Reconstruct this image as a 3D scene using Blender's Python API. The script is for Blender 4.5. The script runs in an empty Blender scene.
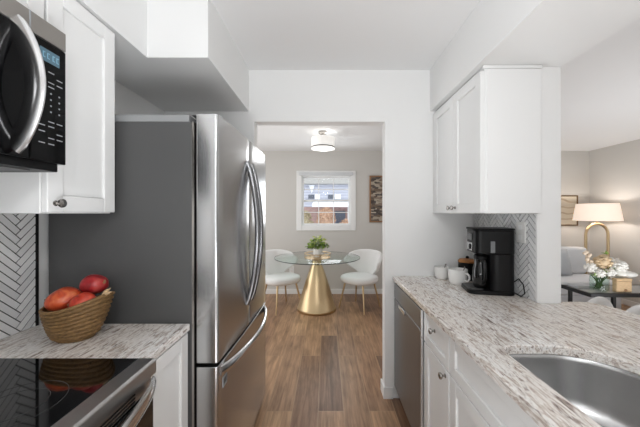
import bpy, bmesh, math, random
from mathutils import Vector, Matrix
PI = math.pi
S = bpy.context.scene
COL = S.collection
random.seed(7)

# ------------------------------------------------------------------ camera, world, lights, exposure
EYE = 1.372
FPX = 284.0
cam_d = bpy.data.cameras.new('camera'); cam = bpy.data.objects.new('camera', cam_d); COL.objects.link(cam)
cam.location = (0, 0, EYE); cam.rotation_euler = (PI/2, 0, 0)
cam_d.sensor_width = 36; cam_d.lens = FPX/640*36; cam_d.shift_x = -6/640; cam_d.clip_start = 0.02
S.camera = cam

w = bpy.data.worlds.new('sky'); S.world = w; w.use_nodes = True
w.node_tree.nodes['Background'].inputs[0].default_value = (0.95, 0.97, 1.0, 1)
w.node_tree.nodes['Background'].inputs[1].default_value = 2.1
S.view_settings.view_transform = 'Standard'; S.view_settings.look = 'None'
S.view_settings.exposure = -0.08; S.view_settings.gamma = 1; S.view_settings.use_curve_mapping = False

def area(name, loc, target, sx, sy, power, color=(1, 1, 1)):
    l = bpy.data.lights.new(name, 'AREA'); l.shape = 'RECTANGLE'; l.size = sx; l.size_y = sy
    l.energy = power; l.color = color
    o = bpy.data.objects.new(name, l); COL.objects.link(o); o.location = loc
    o.rotation_euler = (Vector(target)-Vector(loc)).to_track_quat('-Z', 'Y').to_euler()
    return o
area('kitchen_rear_fill', (0.15, -1.66, 1.55), (0.15, 2, 1.2), 1.7, 1.3, 8, (0.94, 0.972, 1.0))  # added fill from behind the camera; the front wall has no window
area('living_rear_fill', (2.9, -1.66, 1.4), (2.9, 3, 1.2), 2.2, 1.8, 4, (0.93, 0.965, 1.0))  # unseen fill lamp added on the living side, no window modelled behind it
area('dining_side_fill', (-2.32, 3.5, 1.15), (0, 3.5, 1.15), 1.6, 1.9, 26, (0.95, 0.975, 1.0))  # added side fill; the dining left wall is solid, without a door
area('dining_window_daylight', (0, 4.78, 1.55), (0, 2, 1.2), 0.7, 0.7, 5, (0.95, 0.975, 1.0))
area('kitchen_low_fill', (0.0, 0.15, 0.35), (0.0, 0.3, 2.44), 0.7, 0.9, 6, (0.94, 0.972, 1.0))  # unseen lamp added low in the aisle, shining up on cabinets and ceiling
area('kitchen_up_fill', (0.0, 0.1, 0.93), (0.0, 0.16, 2.44), 0.7, 0.6, 17, (0.94, 0.972, 1.0))  # uplight added out of view under the camera to brighten the ceiling
area('living_up_fill', (3.2, 2.3, 0.25), (3.2, 2.5, 2.44), 1.2, 0.8, 28, (0.93, 0.965, 1.0))  # added uplight outside the view, lifts the living-room ceiling
area('dining_up_fill', (-1.5, 3.3, 0.9), (-1.0, 3.5, 2.44), 0.8, 0.8, 3.5, (0.96, 0.98, 1.0))  # weak hidden uplight added for the dining-room ceiling

# ------------------------------------------------------------------ colour + materials
def lin(c):
    return tuple(((v/255)/12.92 if v/255 <= 0.04045 else ((v/255+0.055)/1.055)**2.4) for v in c)
def newmat(name):
    m = bpy.data.materials.new(name); m.use_nodes = True
    nt = m.node_tree; return m, nt, nt.nodes['Principled BSDF']
def mat(name, rgb, rough=0.5, metal=0.0, bump=0.0, bscale=200, var=0.0, coat=0.0, emit=None, estr=0, trans=0, ior=1.45, stretch=None):
    m, nt, p = newmat(name)
    c = lin(rgb)
    p.inputs['Base Color'].default_value = (*c, 1)
    p.inputs['Roughness'].default_value = rough; p.inputs['Metallic'].default_value = metal
    p.inputs['Coat Weight'].default_value = coat; p.inputs['IOR'].default_value = ior
    p.inputs['Transmission Weight'].default_value = trans
    if emit: p.inputs['Emission Color'].default_value = (*lin(emit), 1); p.inputs['Emission Strength'].default_value = estr
    if bump or var:
        tc = nt.nodes.new('ShaderNodeTexCoord'); mp = nt.nodes.new('ShaderNodeMapping')
        nz = nt.nodes.new('ShaderNodeTexNoise'); nz.inputs['Scale'].default_value = bscale; nz.inputs['Detail'].default_value = 4
        if stretch: mp.inputs['Scale'].default_value = stretch
        nt.links.new(tc.outputs['Object'], mp.inputs[0]); nt.links.new(mp.outputs[0], nz.inputs['Vector'])
        if bump:
            b = nt.nodes.new('ShaderNodeBump'); b.inputs['Strength'].default_value = bump; b.inputs['Distance'].default_value = 0.004
            nt.links.new(nz.outputs['Fac'], b.inputs['Height']); nt.links.new(b.outputs[0], p.inputs['Normal'])
        if var:
            r = nt.nodes.new('ShaderNodeValToRGB')
            r.color_ramp.elements[0].position = 0.3; r.color_ramp.elements[1].position = 0.7
            r.color_ramp.elements[0].color = (*[v*(1-var) for v in c], 1); r.color_ramp.elements[1].color = (*[min(1, v*(1+var)) for v in c], 1)
            nt.links.new(nz.outputs['Fac'], r.inputs[0]); nt.links.new(r.outputs[0], p.inputs['Base Color'])
    return m

def granite():
    m, nt, p = newmat('granite')
    N = nt.nodes.new; L = nt.links.new
    tc = N('ShaderNodeTexCoord'); mp = N('ShaderNodeMapping'); mp.inputs['Rotation'].default_value = (0, 0, 0.12)
    mp.inputs['Scale'].default_value = (1, 0.17, 0.8); L(tc.outputs['Object'], mp.inputs[0])
    n1 = N('ShaderNodeTexNoise'); n1.inputs['Scale'].default_value = 60; n1.inputs['Detail'].default_value = 8; n1.inputs['Roughness'].default_value = 0.72; n1.inputs['Distortion'].default_value = 0.5
    L(mp.outputs[0], n1.inputs['Vector'])
    r1 = N('ShaderNodeValToRGB'); cr = r1.color_ramp
    stops = [(0.32, (104, 95, 92)), (0.39, (178, 164, 156)), (0.445, (234, 230, 226)), (0.50, (252, 251, 249)), (0.545, (226, 218, 211)), (0.595, (178, 162, 151)), (0.66, (244, 241, 238))]
    while len(cr.elements) < len(stops): cr.elements.new(0.5)
    for e, (q, c) in zip(cr.elements, stops): e.position = q; e.color = (*lin(c), 1)
    L(n1.outputs['Fac'], r1.inputs[0])
    mp2 = N('ShaderNodeMapping'); mp2.inputs['Rotation'].default_value = (0, 0, 0.2); mp2.inputs['Scale'].default_value = (1, 0.22, 1); mp2.inputs['Location'].default_value = (3.1, 1.2, 0)
    L(tc.outputs['Object'], mp2.inputs[0])
    n2 = N('ShaderNodeTexNoise'); n2.inputs['Scale'].default_value = 110; n2.inputs['Detail'].default_value = 6; n2.inputs['Roughness'].default_value = 0.7
    L(mp2.outputs[0], n2.inputs['Vector'])
    r2 = N('ShaderNodeValToRGB'); r2.color_ramp.elements[0].position = 0.58; r2.color_ramp.elements[1].position = 0.66
    L(n2.outputs['Fac'], r2.inputs[0])
    mx = N('ShaderNodeMixRGB'); mx.blend_type = 'MIX'; mx.inputs[2].default_value = (*lin((104, 88, 84)), 1)
    L(r2.outputs[0], mx.inputs[0]); L(r1.outputs[0], mx.inputs[1])
    n3 = N('ShaderNodeTexNoise'); n3.inputs['Scale'].default_value = 5; n3.inputs['Detail'].default_value = 3
    L(mp.outputs[0], n3.inputs['Vector'])
    r3 = N('ShaderNodeValToRGB'); r3.color_ramp.elements[0].position = 0.35; r3.color_ramp.elements[1].position = 0.65
    r3.color_ramp.elements[0].color = (*lin((240, 234, 228)), 1); r3.color_ramp.elements[1].color = (1, 1, 1, 1)
    L(n3.outputs['Fac'], r3.inputs[0])
    m2 = N('ShaderNodeMixRGB'); m2.blend_type = 'MULTIPLY'; m2.inputs[0].default_value = 1
    L(mx.outputs[0], m2.inputs[1]); L(r3.outputs[0], m2.inputs[2])
    L(m2.outputs[0], p.inputs['Base Color'])
    p.inputs['Roughness'].default_value = 0.16
    return m

def planks():
    m, nt, p = newmat('plank_floor')
    N = nt.nodes.new; L = nt.links.new
    tc = N('ShaderNodeTexCoord'); mp = N('ShaderNodeMapping'); mp.inputs['Rotation'].default_value = (0, 0, PI/2); mp.inputs['Location'].default_value = (0.3, 0.055, 0)
    L(tc.outputs['Object'], mp.inputs[0])
    br = N('ShaderNodeTexBrick'); br.offset = 0.37; br.inputs['Scale'].default_value = 1
    br.inputs['Brick Width'].default_value = 1.22; br.inputs['Row Height'].default_value = 0.178; br.inputs['Mortar Size'].default_value = 0.0022
    br.inputs['Mortar Smooth'].default_value = 0.2; br.inputs['Bias'].default_value = 0
    br.inputs['Color1'].default_value = (0, 0, 0, 1); br.inputs['Color2'].default_value = (1, 1, 1, 1); br.inputs['Mortar'].default_value = (0.5, 0.5, 0.5, 1)
    L(mp.outputs[0], br.inputs[0])
    rc = N('ShaderNodeValToRGB'); cr = rc.color_ramp
    stops = [(0.0, (136, 104, 82)), (0.35, (182, 143, 110)), (0.7, (202, 164, 127)), (1.0, (162, 126, 98))]
    while len(cr.elements) < 4: cr.elements.new(0.5)
    for e, (q, c) in zip(cr.elements, stops): e.position = q; e.color = (*lin(c), 1)
    L(br.outputs['Color'], rc.inputs[0])
    # offset the grain per plank
    sc = N('ShaderNodeVectorMath'); sc.operation = 'SCALE'; sc.inputs['Scale'].default_value = 7; L(br.outputs['Color'], sc.inputs[0])
    ad = N('ShaderNodeVectorMath'); ad.operation = 'ADD'; L(tc.outputs['Object'], ad.inputs[0]); L(sc.outputs[0], ad.inputs[1])
    mg = N('ShaderNodeMapping'); mg.inputs['Scale'].default_value = (1, 0.06, 1); L(ad.outputs[0], mg.inputs[0])
    nz = N('ShaderNodeTexNoise'); nz.inputs['Scale'].default_value = 46; nz.inputs['Detail'].default_value = 7; nz.inputs['Roughness'].default_value = 0.62; nz.inputs['Distortion'].default_value = 0.6
    L(mg.outputs[0], nz.inputs['Vector'])
    rg = N('ShaderNodeValToRGB'); rg.color_ramp.elements[0].position = 0.3; rg.color_ramp.elements[1].position = 0.66
    rg.color_ramp.elements[0].color = (0.54, 0.50, 0.47, 1); rg.color_ramp.elements[1].color = (1.12, 1.12, 1.12, 1)
    L(nz.outputs['Fac'], rg.inputs[0])
    mgk = N('ShaderNodeMapping'); mgk.inputs['Scale'].default_value = (1, 0.3, 1); L(ad.outputs[0], mgk.inputs[0])
    nk = N('ShaderNodeTexNoise'); nk.inputs['Scale'].default_value = 13; nk.inputs['Detail'].default_value = 3; L(mgk.outputs[0], nk.inputs['Vector'])
    rk = N('ShaderNodeValToRGB'); rk.color_ramp.elements[0].position = 0.3; rk.color_ramp.elements[1].position = 0.55
    rk.color_ramp.elements[0].color = (0.55, 0.53, 0.51, 1); rk.color_ramp.elements[1].color = (1, 1, 1, 1)
    L(nk.outputs['Fac'], rk.inputs[0])
    m1 = N('ShaderNodeMixRGB'); m1.blend_type = 'MULTIPLY'; m1.inputs[0].default_value = 1; L(rc.outputs[0], m1.inputs[1]); L(rg.outputs[0], m1.inputs[2])
    m2 = N('ShaderNodeMixRGB'); m2.blend_type = 'MULTIPLY'; m2.inputs[0].default_value = 0.75; L(m1.outputs[0], m2.inputs[1]); L(rk.outputs[0], m2.inputs[2])
    m3 = N('ShaderNodeMixRGB'); m3.inputs[2].default_value = (*lin((176, 146, 116)), 1); L(br.outputs['Fac'], m3.inputs[0]); L(m2.outputs[0], m3.inputs[1])
    L(m3.outputs[0], p.inputs['Base Color']); p.inputs['Roughness'].default_value = 0.38
    b = N('ShaderNodeBump'); b.inputs['Strength'].default_value = 0.08; L(nz.outputs['Fac'], b.inputs['Height']); L(b.outputs[0], p.inputs['Normal'])
    return m

def steel(name, rgb, rough=0.22, stretch=(1, 1, 0.01), aniso=0.0, grain=0.05):
    m, nt, p = newmat(name)
    N = nt.nodes.new; L = nt.links.new
    c = lin(rgb)
    p.inputs['Base Color'].default_value = (*c, 1); p.inputs['Metallic'].default_value = 1; p.inputs['Roughness'].default_value = rough
    tc = N('ShaderNodeTexCoord'); mp = N('ShaderNodeMapping'); mp.inputs['Scale'].default_value = stretch
    nz = N('ShaderNodeTexNoise'); nz.inputs['Scale'].default_value = 260; nz.inputs['Detail'].default_value = 3
    L(tc.outputs['Object'], mp.inputs[0]); L(mp.outputs[0], nz.inputs['Vector'])
    mr = N('ShaderNodeMapRange'); mr.inputs['To Min'].default_value = rough-grain; mr.inputs['To Max'].default_value = rough+grain
    L(nz.outputs['Fac'], mr.inputs[0]); L(mr.outputs[0], p.inputs['Roughness'])
    return m

def tile_mat():
    m, nt, p = newmat('glazed_tile')
    g = nt.nodes.new('ShaderNodeNewGeometry'); r = nt.nodes.new('ShaderNodeValToRGB')
    r.color_ramp.elements[0].color = (*lin((222, 222, 222)), 1); r.color_ramp.elements[1].color = (*lin((245, 245, 244)), 1)
    nt.links.new(g.outputs['Random Per Island'], r.inputs[0]); nt.links.new(r.outputs[0], p.inputs['Base Color'])
    p.inputs['Roughness'].default_value = 0.25
    return m

def fruit_mat(name, a, b, c):
    m, nt, p = newmat(name)
    N = nt.nodes.new; L = nt.links.new
    tc = N('ShaderNodeTexCoord'); nz = N('ShaderNodeTexNoise'); nz.inputs['Scale'].default_value = 22; nz.inputs['Detail'].default_value = 5; nz.inputs['Distortion'].default_value = 0.8
    L(tc.outputs['Object'], nz.inputs['Vector'])
    r = N('ShaderNodeValToRGB'); r.color_ramp.elements.new(0.5)
    for e, (q, col) in zip(r.color_ramp.elements, ((0.32, a), (0.52, b), (0.72, c))): e.position = q; e.color = (*lin(col), 1)
    L(nz.outputs['Fac'], r.inputs[0]); L(r.outputs[0], p.inputs['Base Color']); p.inputs['Roughness'].default_value = 0.28
    return m

def art_mat(name, cols, scale, stretch=(1, 1, 1)):
    m, nt, p = newmat(name)
    N = nt.nodes.new; L = nt.links.new
    tc = N('ShaderNodeTexCoord'); mp = N('ShaderNodeMapping'); mp.inputs['Scale'].default_value = stretch
    v = N('ShaderNodeTexVoronoi'); v.inputs['Scale'].default_value = scale; v.distance = 'CHEBYCHEV'
    L(tc.outputs['Object'], mp.inputs[0]); L(mp.outputs[0], v.inputs['Vector'])
    r = N('ShaderNodeValToRGB'); cr = r.color_ramp; cr.interpolation = 'CONSTANT'
    while len(cr.elements) < len(cols): cr.elements.new(0.5)
    for i, (e, c) in enumerate(zip(cr.elements, cols)): e.position = i/len(cols); e.color = (*lin(c), 1)
    L(v.outputs['Color'], r.inputs[0]); L(r.outputs[0], p.inputs['Base Color']); p.inputs['Roughness'].default_value = 0.7
    return m

def wave_art():
    m, nt, p = newmat('line_drawing')
    N = nt.nodes.new; L = nt.links.new
    tc = N('ShaderNodeTexCoord'); wv = N('ShaderNodeTexWave'); wv.wave_type = 'RINGS'; wv.inputs['Scale'].default_value = 3; wv.inputs['Distortion'].default_value = 6; wv.inputs['Detail'].default_value = 1
    L(tc.outputs['Object'], wv.inputs['Vector'])
    r = N('ShaderNodeValToRGB'); r.color_ramp.elements[0].position = 0.0; r.color_ramp.elements[1].position = 0.2
    r.color_ramp.elements[0].color = (*lin((196, 178, 154)), 1); r.color_ramp.elements[1].color = (*lin((226, 216, 198)), 1)
    L(wv.outputs['Fac'], r.inputs[0]); L(r.outputs[0], p.inputs['Base Color'])
    return m

def siding():
    m, nt, p = newmat('blue_siding')
    N = nt.nodes.new; L = nt.links.new
    tc = N('ShaderNodeTexCoord'); wv = N('ShaderNodeTexWave'); wv.bands_direction = 'Z'; wv.inputs['Scale'].default_value = 2.2
    L(tc.outputs['Object'], wv.inputs['Vector'])
    r = N('ShaderNodeValToRGB'); r.color_ramp.elements[0].color = (*lin((176, 178, 192)), 1); r.color_ramp.elements[1].color = (*lin((200, 202, 212)), 1)
    L(wv.outputs['Fac'], r.inputs[0]); L(r.outputs[0], p.inputs['Base Color'])
    return m
def brick():
    m, nt, p = newmat('brick_wall')
    N = nt.nodes.new; L = nt.links.new
    tc = N('ShaderNodeTexCoord'); mp = N('ShaderNodeMapping'); mp.inputs['Rotation'].default_value = (PI/2, 0, 0)
    br = N('ShaderNodeTexBrick'); br.inputs['Scale'].default_value = 4; br.inputs['Color1'].default_value = (*lin((176, 142, 134)), 1); br.inputs['Color2'].default_value = (*lin((150, 116, 110)), 1); br.inputs['Mortar'].default_value = (*lin((170, 156, 150)), 1)
    L(tc.outputs['Object'], mp.inputs[0]); L(mp.outputs[0], br.inputs[0]); L(br.outputs['Color'], p.inputs['Base Color'])
    return m

M = {}
M['wall'] = mat('white_wall_paint', (244, 244, 243), 0.6, bump=0.04, bscale=160)
M['ceil'] = mat('ceiling_paint', (243, 243, 243), 0.7, bump=0.03, bscale=120)
M['beige'] = mat('greige_wall_paint', (208, 205, 200), 0.6, bump=0.04, bscale=160)
M['trim'] = mat('white_trim_paint', (240, 240, 239), 0.35)
M['cab'] = mat('white_cabinet_paint', (243, 243, 242), 0.32)
M['granite'] = granite(); M['floor'] = planks(); M['tile'] = tile_mat()
M['grout'] = mat('dark_grout', (44, 44, 44), 0.8)
M['steel'] = steel('brushed_stainless', (198, 199, 200), 0.24, grain=0.03)
M['dsteel'] = steel('dark_stainless', (138, 139, 140), 0.36)
M['hsteel'] = steel('range_stainless', (190, 188, 186), 0.34, stretch=(1, 0.02, 1))
M['sink'] = steel('sink_stainless', (198, 198, 198), 0.27, stretch=(1, 0.05, 1), grain=0.0)
M['chrome'] = steel('polished_handle_steel', (215, 215, 216), 0.16, grain=0.02)
M['darkhandle'] = steel('dark_handle_steel', (138, 138, 140), 0.24, grain=0.02)
M['nickel'] = steel('satin_nickel', (168, 164, 160), 0.25, grain=0.02)
M['case'] = mat('grey_appliance_paint', (84, 84, 84), 0.42, bump=0.03, bscale=500)
M['bglass'] = mat('black_glass', (8, 8, 9), 0.05, coat=0.3)
M['doorglass'] = mat('dark_door_glass', (7, 7, 8), 0.08)
M['doorglass'].node_tree.nodes['Principled BSDF'].inputs['Specular IOR Level'].default_value = 0.18
M['black'] = mat('black_plastic', (13, 13, 14), 0.38)
M['satin'] = mat('satin_black_plastic', (13, 13, 14), 0.36)
for k_ in ('satin', 'black'): M[k_].node_tree.nodes['Principled BSDF'].inputs['Specular IOR Level'].default_value = 0.3
M['dgap'] = mat('dark_gap', (14, 14, 14), 0.7)
M['mark'] = mat('grey_print', (165, 168, 172), 0.5)
M['lcd'] = mat('blue_display', (70, 92, 104), 0.3, emit=(100, 140, 160), estr=0.3)
M['digit'] = mat('display_digit', (120, 160, 180), 0.3, emit=(140, 180, 200), estr=0.35)
M['ring'] = mat('burner_print', (78, 78, 79), 0.2)
M['gold'] = steel('brushed_gold', (208, 184, 146), 0.34, grain=0.05)
def thin_glass(name, tint, ior):
    m = bpy.data.materials.new(name); m.use_nodes = True; nt = m.node_tree; nt.nodes.clear(); N = nt.nodes.new; L = nt.links.new
    o = N('ShaderNodeOutputMaterial'); mx = N('ShaderNodeMixShader'); t = N('ShaderNodeBsdfTransparent'); g = N('ShaderNodeBsdfGlossy'); f = N('ShaderNodeFresnel')
    t.inputs[0].default_value = (*lin(tint), 1); g.inputs['Roughness'].default_value = 0.02; f.inputs[0].default_value = ior
    gm = N('ShaderNodeNewGeometry'); mm = N('ShaderNodeMath'); mm.operation = 'SUBTRACT'; mm.use_clamp = True; L(f.outputs[0], mm.inputs[0]); L(gm.outputs['Backfacing'], mm.inputs[1]); L(mm.outputs[0], mx.inputs[0]); L(t.outputs[0], mx.inputs[1]); L(g.outputs[0], mx.inputs[2]); L(mx.outputs[0], o.inputs[0])
    return m
M['glass'] = thin_glass('clear_glass', (244, 250, 248), 1.4)
M['pane'] = thin_glass('window_glass', (252, 254, 255), 1.15)
M['white_up'] = mat('white_boucle_fabric', (236, 235, 233), 0.85, bump=0.3, bscale=140)
M['ceramic'] = mat('white_ceramic', (238, 237, 234), 0.18)
M['wicker'] = mat('wicker', (128, 98, 60), 0.6, bump=0.5, bscale=90, var=0.4, stretch=(1, 1, 3))
M['bamboo'] = mat('bamboo_lid', (176, 118, 66), 0.4, var=0.2, bscale=30)
M['woodbox'] = mat('pale_wood', (206, 176, 138), 0.5, var=0.15, bscale=30, stretch=(1, 1, 6))
M['bwood'] = mat('brown_wood', (150, 112, 80), 0.5, var=0.15, bscale=20)
M['leaf'] = mat('green_leaf', (128, 160, 66), 0.5, var=0.3, bscale=25)
M['leaf2'] = mat('pale_green_leaf', (196, 205, 124), 0.5, var=0.2, bscale=25)
M['dleaf'] = mat('dark_green_stem', (66, 92, 50), 0.5, var=0.3, bscale=25)
M['petal'] = mat('white_petal', (242, 240, 234), 0.6)
M['bpetal'] = mat('beige_petal', (214, 190, 156), 0.7)
M['sofa'] = mat('pale_grey_upholstery', (226, 227, 230), 0.85, bump=0.15, bscale=300)
M['pillow'] = mat('grey_pillow_fabric', (196, 198, 202), 0.85, bump=0.15, bscale=300)
M['shade'] = mat('lit_drum_shade', (245, 244, 242), 0.7, emit=(255, 252, 246), estr=0.42)
M['wshade'] = mat('lit_warm_shade', (244, 232, 220), 0.7, emit=(255, 228, 206), estr=0.6)
M['blackmetal'] = mat('black_metal', (24, 24, 25), 0.4)
M['tabletop'] = mat('smoked_top', (176, 177, 176), 0.12)
M['art'] = art_mat('abstract_patches', [(98, 84, 74), (140, 124, 110), (74, 66, 62), (172, 160, 144), (112, 96, 82), (88, 80, 78), (196, 186, 170)], 22, (0.6, 1, 1.8))
M['line_art'] = wave_art()
M['siding'] = siding(); M['brick'] = brick()
M['roof'] = mat('grey_shingle', (160, 158, 154), 0.8, var=0.15, bscale=20)
M['snow'] = mat('white_snow', (240, 243, 248), 0.7)
M['shrub'] = mat('russet_foliage', (190, 158, 134), 0.8, var=0.35, bscale=12)
M['shrub2'] = mat('dull_green_foliage', (164, 152, 126), 0.8, var=0.3, bscale=12)
M['darkglass'] = mat('dark_pane', (92, 97, 108), 0.1)
M['lead'] = mat('paper_white', (230, 229, 226), 0.6)
F1 = fruit_mat('orange_red_skin', (150, 38, 24), (206, 84, 48), (222, 128, 74))
F2 = fruit_mat('crimson_skin', (118, 22, 28), (170, 40, 44), (196, 84, 76))
F3 = fruit_mat('scarlet_skin', (140, 28, 24), (198, 64, 42), (214, 104, 62))

# ------------------------------------------------------------------ mesh helpers
class MB:
    def __init__(s): s.v = []; s.f = []
    def add(s, vs, fs):
        k = len(s.v); s.v += [tuple(p) for p in vs]; s.f += [tuple(i+k for i in f) for f in fs]; return s
    def box(s, x0, x1, y0, y1, z0, z1):
        if x0 > x1: x0, x1 = x1, x0
        if y0 > y1: y0, y1 = y1, y0
        if z0 > z1: z0, z1 = z1, z0
        return s.add([(x0,y0,z0),(x1,y0,z0),(x1,y1,z0),(x0,y1,z0),(x0,y0,z1),(x1,y0,z1),(x1,y1,z1),(x0,y1,z1)],
                     [(0,3,2,1),(4,5,6,7),(0,1,5,4),(1,2,6,5),(2,3,7,6),(3,0,4,7)])
    def prism(s, poly, a0, a1, axis='z'):
        n = len(poly)
        def pt(u, v, a): return {'z': (u, v, a), 'y': (u, a, v), 'x': (a, u, v)}[axis]
        vs = [pt(u, v, a0) for u, v in poly]+[pt(u, v, a1) for u, v in poly]
        fs = [tuple(range(n-1, -1, -1)), tuple(range(n, 2*n))]+[(i, (i+1) % n, n+(i+1) % n, n+i) for i in range(n)]
        return s.add(vs, fs)
    def lathe(s, prof, c=(0, 0, 0), n=32, sx=1, sy=1, cap=True, axis='z'):
        vs = []; fs = []
        for r, z in prof:
            for i in range(n):
                a = 2*PI*i/n; p = (r*math.cos(a)*sx, r*math.sin(a)*sy, z)
                if axis == 'x': p = (p[2], p[0], p[1])
                if axis == 'y': p = (p[0], p[2], p[1])
                vs.append((c[0]+p[0], c[1]+p[1], c[2]+p[2]))
        for j in range(len(prof)-1):
            for i in range(n):
                k = (i+1) % n; fs.append((j*n+i, j*n+k, (j+1)*n+k, (j+1)*n+i))
        if cap:
            fs.append(tuple(range(n-1, -1, -1))); fs.append(tuple(range((len(prof)-1)*n, len(prof)*n)))
        return s.add(vs, fs)
    def tube(s, pts, r, n=10, closed=False, flat=None):
        P = [Vector(p) for p in pts]; m = len(P); vs = []; fs = []
        up = None
        for i in range(m):
            t = (P[(i+1) % m]-P[i-1]) if closed else (P[min(i+1, m-1)]-P[max(i-1, 0)])
            t.normalize()
            if up is None:
                up = Vector((0, 0, 1)) if abs(t.z) < 0.9 else Vector((0, 1, 0))
            a = t.cross(up)
            if a.length < 1e-5: a = t.orthogonal()
            a.normalize(); b = a.cross(t).normalized(); up = b
            rr = r[i] if isinstance(r, (list, tuple)) else r
            ra, rb = (rr, rr) if flat is None else flat
            for k in range(n):
                q = 2*PI*k/n; vs.append(P[i]+a*math.cos(q)*ra+b*math.sin(q)*rb)
        for i in range(m if closed else m-1):
            j = (i+1) % m
            for k in range(n):
                l = (k+1) % n; fs.append((i*n+k, i*n+l, j*n+l, j*n+k))
        if not closed:
            fs.append(tuple(range(n-1, -1, -1))); fs.append(tuple(range((m-1)*n, m*n)))
        return s.add(vs, fs)
    def ball(s, c, rx, ry, rz, nu=16, nv=10, fn=None):
        vs = [(c[0], c[1], c[2]-rz)]; fs = []
        for j in range(1, nv):
            b = -PI/2+PI*j/nv
            for i in range(nu):
                a = 2*PI*i/nu; d = Vector((math.cos(b)*math.cos(a), math.cos(b)*math.sin(a), math.sin(b)))
                k = fn(d) if fn else 1
                vs.append((c[0]+d.x*rx*k, c[1]+d.y*ry*k, c[2]+d.z*rz*k))
        vs.append((c[0], c[1], c[2]+rz)); top = len(vs)-1
        for i in range(nu):
            k = (i+1) % nu
            fs.append((0, 1+k, 1+i)); fs.append((top, top-nu+i, top-nu+k))
            for j in range(nv-2): fs.append((1+j*nu+i, 1+j*nu+k, 1+(j+1)*nu+k, 1+(j+1)*nu+i))
        return s.add(vs, fs)
    def build(s, name, m, parent=None, bevel=0.0, smooth=35, sub=0, local=False, solid=0.0, seg=2):
        off = Vector((0, 0, 0))
        if parent is not None and not local:
            p = parent
            while p: off += p.location; p = p.parent
        me = bpy.data.meshes.new(name); me.from_pydata([Vector(v)-off for v in s.v], [], s.f)
        bm = bmesh.new(); bm.from_mesh(me); bmesh.ops.recalc_face_normals(bm, faces=bm.faces); bm.to_mesh(me); bm.free()
        me.materials.append(m)
        if smooth:
            me.polygons.foreach_set('use_smooth', [True]*len(me.polygons)); me.set_sharp_from_angle(angle=math.radians(180 if sub else smooth))
        o = bpy.data.objects.new(name, me); COL.objects.link(o)
        if parent is not None: o.parent = parent
        if solid:
            d = o.modifiers.new('solid', 'SOLIDIFY'); d.thickness = solid; d.offset = 0
        if bevel:
            b = o.modifiers.new('bevel', 'BEVEL'); b.width = bevel; b.segments = seg; b.limit_method = 'ANGLE'; b.angle_limit = math.radians(40)
        if sub:
            d = o.modifiers.new('sub', 'SUBSURF'); d.levels = sub; d.render_levels = sub
        return o
def tag(o, label=None, cat=None, group=None, kind=None):
    if label: o['label'] = label
    if cat: o['category'] = cat
    if group: o['group'] = group
    if kind: o['kind'] = kind
    return o
def thing(name, label, cat, loc, group=None, rz=0):
    o = bpy.data.objects.new(name, None); COL.objects.link(o); o.location = loc; o.rotation_euler = (0, 0, rz)
    o.empty_display_size = 0.1
    return tag(o, label, cat, group)
def struct(o): o['kind'] = 'structure'; return o
def box(name, m, b, parent=None, bevel=0, **k): return MB().box(*b).build(name, m, parent, bevel, **k)
def rbox(x0, x1, y0, y1, r, n=5):           # rounded rectangle outline
    pts = []
    for cx, cy, a0 in ((x1-r, y0+r, -PI/2), (x1-r, y1-r, 0), (x0+r, y1-r, PI/2), (x0+r, y0+r, PI)):
        for i in range(n+1):
            a = a0+PI/2*i/n; pts.append((cx+r*math.cos(a), cy+r*math.sin(a)))
    return pts
def copy_thing(root, loc, rz, label):
    r = root.copy(); COL.objects.link(r); r.location = loc; r.rotation_euler = (0, 0, rz); r['label'] = label
    for ch in list(root.children):
        c = ch.copy(); COL.objects.link(c); c.parent = r
        for g in ch.children:
            d = g.copy(); COL.objects.link(d); d.parent = c
    return r

# ------------------------------------------------------------------ room shell
KY = 2.11          # kitchen end wall
BY = 4.85          # far wall of dining and living rooms
CZ = 2.44
FY = -1.72
struct(box('floor', M['floor'], (-2.4, 4.5, FY, BY, -0.1, 0)))
struct(box('ceiling', M['ceil'], (-2.4, 4.5, FY, BY, CZ, CZ+0.1)))
struct(box('wall_left', M['wall'], (-1.32, -1.2, FY, KY, 0, CZ)))
# kitchen end wall with the doorway
o = MB(); DL, DR, DT = -0.533, 0.438, 2.055
for x0, x1, z0, z1 in ((-2.4, DL, 0, CZ), (DR, 1.216, 0, CZ), (DL, DR, DT, CZ)): o.box(x0, x1, KY, KY+0.095, z0, z1)
struct(o.build('wall_kitchen_end', M['wall']))
struct(box('wall_right', M['wall'], (1.105, 1.216, 1.47, KY, 0, 2.13)))
# far wall with window opening
WX0, WX1, WZ0, WZ1 = -0.418, 0.422, 1.165, 2.018
o = MB()
for x0, x1, z0, z1 in ((-2.4, WX0, 0, CZ), (WX1, 4.5, 0, CZ), (WX0, WX1, WZ1, CZ), (WX0, WX1, 0, WZ0)): o.box(x0, x1, BY, BY+0.15, z0, z1)
struct(o.build('wall_back', M['beige']))
struct(box('wall_dining_left', M['beige'], (-2.55, -2.4, KY, BY, 0, CZ)))
struct(box('wall_living_right', M['beige'], (4.5, 4.65, FY, BY, 0, CZ)))
struct(box('wall_front', M['wall'], (-1.32, 4.65, FY-0.15, FY, 0, CZ)))
# soffits
o = MB(); o.box(-1.2, -0.87, FY, 1.38, 2.13, CZ); o.box(-1.2, -0.573, 1.38, KY, 2.13, CZ)
struct(o.build('trim_1', M['wall']))
struct(box('trim_2', M['wall'], (0.773, 1.216, FY, KY, 2.13, CZ)))
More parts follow.
